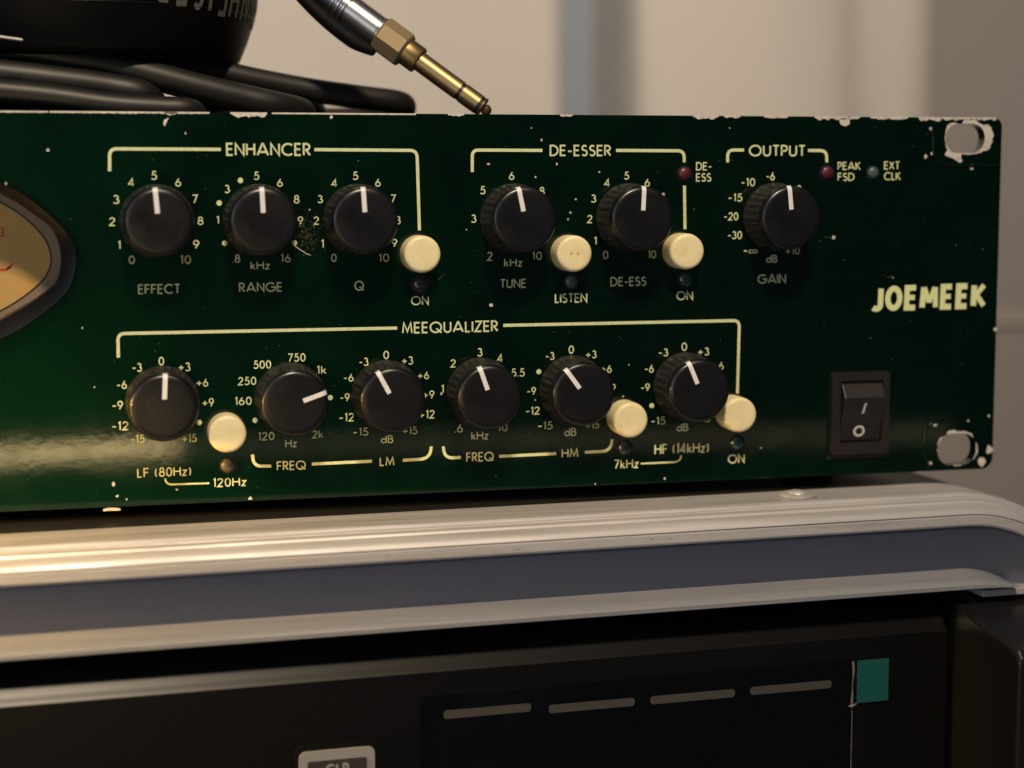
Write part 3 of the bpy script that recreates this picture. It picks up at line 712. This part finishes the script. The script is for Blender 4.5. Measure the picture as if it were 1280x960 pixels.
def scale(items, dots=()):
    mb = MB()
    for s_, x0, x1, y0, y1 in items: text_into(mb, s_, x0, x1, y0, y1, wd=.14)
    for u, v in dots: dot_into(mb, u, v)
    mb.build('scale_numerals', M_ink, ru)
scale([('4',160,168,222.5,233),('5',188.7,196.5,213.7,225),('6',218.7,226.5,222.5,233.3),('3',141,149.5,243.7,255),('7',240,247.5,243,254.5),('2',136,144.5,271.7,282.5),('8',246.7,254.5,270.7,281.3),('1',147,151,301,311.7),('9',241,249.5,300,311),('0',160.5,168.8,319.5,330),('10',225,239,319,330)])
scale([('3',280.5,287.5,231,241.5),('5',317,324.3,214.5,225),('6',346,353.7,223,233.5),('8',367,374.5,243.7,254.5),('1',270,274,270,280),('9',372,379,270.5,281),('.8',290,300.5,318,328.5),('16',350.5,363.7,317.5,328),('kHz',313,337.5,326.5,337)], [(300.5,225.5),(274,253.7),(281,304),(368,303.7)])
scale([('4',414,421.7,223.7,233.7),('5',440.7,448,214.5,225),('6',468.7,476,223,233.5),('3',396.7,403.7,243.7,254),('7',488,495,243,253.4),('2',391.7,399,270.7,281),('8',494,501,270,280.5),('1',401,405,299.5,310),('9',489.5,496.7,298.5,309),('0',413.7,421,317,327.5),('10',473,486.7,317,327.5)])
scale([('6',636,643,214.5,225),('5',600,607,232.5,243),('8',674,681,233.5,244.5),('3',588.7,595.6,268,278.5),('9',684,691,268,278.5),('2',608.6,615.8,314.7,326),('10',665,677.7,314.7,325),('kHz',630,653,323,333.5)])
scale([('4',755,762.7,223.3,233.4),('5',780,786.5,214.5,224.6),('6',805.5,812.6,223,233.3),('3',738.5,745.4,243,253.3),('7',824,831,242,252.5),('2',733.7,740.6,268.7,279),('1',742,746,296,306),('0',753.4,760.5,313.4,324),('10',809.7,820.3,312.5,323)])
scale([('-6',957.6,968.4,214.8,225.6),('-10',926,944,222.7,233),('0',995,1002,231.5,242.5),('-15',909.8,928,242,252),('-20',904.8,922.8,265.3,275.5),('-30',909.5,927.4,288.8,299),('dB',957.6,971.6,318.6,328.3),('+10',981.7,999.7,308.5,318.2)])
mb = MB(); text_into(mb, '-i', 929, 947.6, 306.5, 319); mb.build('scale_numerals', M_ink, ru)
scale([('-3',165,177.4,453.7,465),('0',198,205.3,446,457),('+3',222.6,238,453,464.4),('-6',145.6,158.6,475.5,486.4),('+6',245,260.3,473,483.5),('-9',140,153.8,501,512.4),('+9',252.3,267.5,497.6,508.7),('-12',139.4,161,526.8,538.2),('-15',163,181,543.5,554),('+15',227,246,542.5,553)], [(249,528)])
scale([('500',316.7,339,450.4,461),('750',359.7,382,441.6,452.2),('1k',395.5,408.3,457,467.6),('250',297.3,320.4,471,481.5),('160',293.3,314.8,496,506.4),('120',322.5,343.2,540,550.5),('2k',390,404,537.5,548),('Hz',356.5,371,549,559.3)], [(319,525.3),(412.8,497)])
scale([('-3',448.7,460.6,447,457.5),('0',479,486.4,438.4,449),('+3',501.8,516.4,445.3,456),('-6',429.3,442,467,477.2),('+6',521.7,536.3,464,474.3),('-9',424.8,437.2,491.6,502),('+9',528,543,488,498.7),('-12',423.4,443,516.3,527),('+12',523,543.5,512.6,523.4),('-15',441.2,460.6,534.8,545),('+15',502.6,521.7,533,543.2),('dB',476,491.7,544,554)])
scale([('3',596.4,603.3,435,445.6),('2',563,569.9,449,459.4),('4',621.4,628.6,442.3,452.8),('1',551,555,481,491.5),('5.5',639,656,460.4,471),('.6',568,578.7,530,540.8),('10',622,634.5,529,539.2),('kHz',589,610.5,539,549.6)])
scale([('-3',681.7,693,440,450),('0',710.6,717.5,431.8,442.3),('+3',732,745.7,438,448),('+6',750.6,764.7,456,466.3),('-9',658.4,670,483.7,494),('+9',755,769.5,480,490.2),('-12',656.8,674.8,508.4,518.5),('-15',672,691,526.8,537),('+15',731,749,526,536),('dB',705.4,720.4,534.9,545)], [(673.5,464.6)])
scale([('-3',823,835.3,435.6,445.6),('0',851.7,859,428,438.6),('+3',872,886.5,434.4,444.6),('+6',890,904.5,452.2,462.5),('-6',805.7,817.2,455.6,466),('-9',800.8,812.3,479.2,489.3),('-15',813.5,832,521,531),('+15',870.4,888,518.5,528.4),('dB',845.8,860.5,529.2,539)], [(814.6,507)])
# group frames
line(corner((137,214),(137,186),(276,186.7),9), ru); line(corner((393,187),(521.2,188),(524.3,288),9), ru)
line(corner((590.3,215),(590.3,187.5),(678,188),8), ru); line(corner((770,188),(855,188.5),(855.3,203),8), ru); line([(855.5,232),(856.2,286.5)], ru)
line(corner((909.5,203),(909.5,187.5),(930,187.5),8), ru); line(corner((1010,188),(1033,188.2),(1033.5,203),8), ru)
line(corner((148,447),(147.3,417),(496.5,410),9), ru); line(corner((629,406.7),(924.2,400.6),(921.7,494),8), ru)
line(corner((315.5,568),(317,582.6),(339,582.6),10), ru); line([(390,580),(465,576.5)], ru); line(corner((503.5,575.5),(537.5,573.2),(539,558),12), ru)
line(corner((554,558),(556,572.6),(576,571.8),10), ru); line([(624,570.4),(695,567)], ru); line(corner((731,565.4),(764,563.6),(765,549),12), ru)
line(corner((801,579.5),(851,577.3),(851.5,570),9), ru, .42); line(corner((206.5,599),(207,605.7),(261.6,604),8), ru, .42)
# maker's name in heavy uneven brush capitals
Gs = dict(G)
G['O'] = (.50, [arc(.25,.5,.25,.5,0,360,22)]); G['M'] = (.56, [[(.0,0),(.04,1)],[(.06,1),(.28,.25)],[(.28,.25),(.50,1)],[(.52,1),(.56,0)]]); G['E'] = (.36, [[(.36,1),(0,1),(0,0),(.36,0)], [(0,.51),(.33,.51)]])
G['K'] = (.44, [[(0,0),(0,1)], [(.42,1),(.06,.5)], [(.10,.56),(.44,0)]]); G['J'] = (.34, [[(.34,1),(.34,.2)]+arc(.17,.18,.17,.18,0,-140,8)[1:]])
rnd0 = random.getstate(); random.seed(3)
def logo():
    x0, x1, y0, y1 = 1087, 1233.5, 355, 388.5; s = 'JOEMEEK'; wd = .235; gap = .06
    A = P(x0, 372); B = P(x1, 370); tw = text_width(s, wd, gap); sx = (B.x-A.x)/tw; cur = 0
    hs = [(357,390,.03),(357,388.8,.03),(356,388.3,.03),(355.3,388,.03),(354.6,387.2,.03),(354,386.6,.03),(352.8,386,.03)]
    for c, (t_, b_2, sl) in zip(s, hs):
        gw, st = G[c]; xm = x0+(cur+gw/2)/tw*(x1-x0); Yt, Yb = P(xm, t_).y, P(xm, b_2).y; H = Yt-Yb
        mb = MB()
        for k, q in enumerate(st):
            wv = wd*H*(.95 if k == 0 else .84)
            mm = [Vector((A.x+(cur+wd/2+px+(py-.5)*sl*.8)*sx, Yb+(wd/2+py*(1-wd))*H)) for px, py in q]
            stroke_mesh(mb, mm, wv*random.uniform(.97, 1.03), lambda p: (p.x, p.y), .03+.006*k)
        mb.build('logo_letter', M_inklogo, ru)
        cur += gw+wd+gap
logo(); random.setstate(rnd0); G.update(Gs)

# ================================================================== headphones lying on the unit
HCx, HCz, HR = -223.5, -52.0, 45.0
hp = thing('headphones', 'black headphone ear cup resting upside down on the cable coil, grey lettering on its rim', 'headphones', (HCx, 99.5, HCz))
prof = [(30, 101.6), (38.2, 101.6), (39.3, 102.0), (40.2, 103.2), (42.0, 107.5), (43.6, 112.2), (44.5, 116), (45.0, 121), (45.0, 128), (44.2, 135), (40, 140), (20, 143)]
cup = MB().lathe(prof, (HCx, 0, HCz), (0,1,0), 96, e1=(1,0,0)); sharp(cup.build('ear_cup', M_head, hp), 50)
def rim_r(y):
    for (ra, ya), (rb, yb) in zip(prof, prof[1:]):
        if ya <= y <= yb: return ra+(rb-ra)*(y-ya)/(yb-ya)
    return 45
mb = MB(); txt = 'SENNHEISER'; step = 6.55
phis = {9:26.6, 8:33.4, 7:40.0, 6:45.2, 5:51.0, 4:57.6, 3:65.6, 2:73.6, 1:81, 0:88}
for k, c in enumerate(txt):
    gw, st = G[c]; ph0 = radians(phis[k])
    for si, q in enumerate(st):
        def fn(p): return (p.x, p.y)
        pts = []
        for px, py in q:                                  # upside down: letter tops point to the ground
            pts.append(Vector(((gw/2-px)*radians(8.5)*HR, 122.6-py*8.6-(sin(ph0)-.44)*5.2)))
        fine = []
        for p_, q_ in zip(pts, pts[1:]):
            m_ = max(1, int((q_-p_).length/.7)); fine += [p_.lerp(q_, t_/m_) for t_ in range(m_)]
        pts = fine+[pts[-1]]
        tmp = MB(); stroke_mesh(tmp, pts, 1.35, fn, 0)
        vv = []
        for x, y, _z in tmp.v:
            ph = ph0+x/HR*.82; rr = rim_r(y)+.12+.01*si
            vv.append((HCx+rr*sin(ph), y, HCz+rr*cos(ph)))
        mb.add(vv, tmp.f)
mb.build('rim_lettering', M_headtxt, hp)
sharp(MB().tube([(HCx+43.85*cos(a), 113.0, HCz+43.85*sin(a)) for a in [2*pi*i/90 for i in range(91)]][:91], .1, 6).build('rim_seam', M_black, hp), 60)
# ear pad and second cup lying lower behind
sharp(MB().lathe([(20, 88), (40, 87.5), (46, 90), (48, 95), (46, 100), (40, 102.5), (28, 103)], (-268, 0, -58), (0,1,0), 64).build('ear_pad', M_head, hp), 60)
MB().tube(catmull([(-300,118,-20),(-262,108.5,-4),(-247,105.3,-2.5),(-234,103.6,-4)], 6), .35, 6).build('rim_glint', M_chrome, hp)  # bright tube standing in for the glint under the cup's rim

# ================================================================== cable coil
cb = thing('cable_coil', 'thick black rubber cable coiled on top of the green rack unit beneath the headphones', 'cable', (-200, 88, -40))
def PZ(u, v, z): return P(u, v, z)
def strand(px, r, back, name='cable_loop'):
    pts = [PZ(u, v, z) for u, v, z in px]+[Vector(b) for b in back]
    sharp(MB().tube(catmull(pts, 8), r, 16).build(name, M_cable, cb), 80)
strand([(120,52,-36),(200,72,-38),(250,83,-40),(300,96,-41),(380,111.5,-43),(450,121.5,-44),(500,128.5,-47)], 3.0, [(-141.4,91.2,-54),(-142.5,90.3,-63),(-150,89.9,-71),(-175,89.8,-78),(-215,90.2,-84)])
strand([(-40,58,-20),(30,63,-20),(90,73,-20),(140,82,-20.5),(200,97,-21),(250,110,-21.5),(300,122,-22.5),(345,132,-24)], 3.35, [(-170.6,89.8,-30),(-171,89.5,-38),(-178,89.6,-46),(-205,90,-52)])
strand([(-20,112,-9),(60,120,-9),(140,131,-9),(200,135,-9.5),(235,137,-10.5)], 2.7, [(-196.6,88.2,-15),(-198.5,88,-21),(-210,88.1,-26),(-240,88.5,-30)])
strand([(-60,85,-14),(0,92,-14),(60,99,-14),(130,108,-15),(180,119,-16)], 3.2, [(-206,89.5,-24),(-216,89.5,-31),(-250,90,-38)])
strand([(300,118,-52),(360,127,-54),(388,133,-57)], 2.8, [(-163.5,90.6,-64),(-170,90.4,-71),(-190,90.4,-76)])

# ================================================================== jack plug
zt, zb = -12.0, -26.0
tip = PZ(613, 141.5, zt); base = PZ(401, -14, zb); ax = (base-tip).normalized(); TL = (base-tip).length
jp = thing('jack_plug', 'gold jack plug with chrome barrel, tip down on the top edge of the green panel', 'jack plug', tip)
def seg(prof, name, m, n=32, **k):
    o = MB().lathe([(r*.8, h) for r, h in prof], tip, ax, n, **k).build(name, m, jp); return sharp(o, 35)
def at_len(u, v):                                    # distance along the plug of the point nearest a photo position
    best = min(range(0, 801), key=lambda i: (lambda q: ((q[0]-u)**2+(q[1]-v)**2))(pix(tip+ax*(TL*1.3*i/800)))); return TL*1.3*best/800
def pix(p):
    d = Vector(p)-CAM; z = d.dot(_fw); return (640+FPX*d.dot(_r)/z, 480-FPX*d.dot(_u)/z)
L1, L2, Lc0, Lc1, Ls = at_len(604,129), at_len(579,112), at_len(519,71), at_len(505,62), at_len(478,43)
seg([(.5, 0), (1.1, .25), (1.6, .9), (1.75, 1.5), (1.3, 2.0), (1.9, 2.9), (3.0, L1-.5), (3.05, L1-.2)], 'plug_tip', M_gold)
seg([(2.8, L1-.2), (2.9, L1+.7)], 'insulating_ring', M_ring)
seg([(3.0, L1+.7), (3.0, L2-.4)], 'ring_contact', M_gold)
seg([(2.8, L2-.4), (2.8, L2+.5)], 'insulating_ring', M_ring)
seg([(3.0, L2+.5), (3.0, Lc0)], 'sleeve_contact', M_gold)
seg([(3.9, Lc0-1.3), (4.15, Lc0-1.0), (4.15, Lc1)], 'small_collar', M_gold, 40)
seg([(4.9, Lc1-.6), (5.6, Lc1-.1), (5.6, Ls), (5.1, Ls+.5)], 'hexagonal_collar', M_goldhex, 8)
seg([(4.6, Ls+.2), (4.75, Ls+.5), (4.75, Ls+1.0), (4.5, Ls+1.2), (4.55, Ls+9.6)], 'chrome_barrel', M_chrome, 48)
mp = [(4.55, Ls+9.6)]
for k in range(3): b0 = Ls+9.6+k*1.5; mp += [(4.1, b0+.15), (4.1, b0+.5), (4.75, b0+.7), (4.75, b0+1.3)]
mp += [(4.5, Ls+14.4), (4.4, Ls+26)]
seg(mp, 'knurled_ring', M_chrome, 48)
# black tube standing in for the barrel's dark lower reflection, running on as cable
bd = [pix(tip)]
q = [PZ(470,62,zb+1), PZ(440,43,zb-1), PZ(405,14,zb-2), PZ(372,-22,zb-2), PZ(330,-80,zb-3)]
MB().tube(catmull(q, 7), lambda t: 1.8+1.2*min(1, t*5), 16).build('dark_reflection_and_cable', M_cable, jp, True)
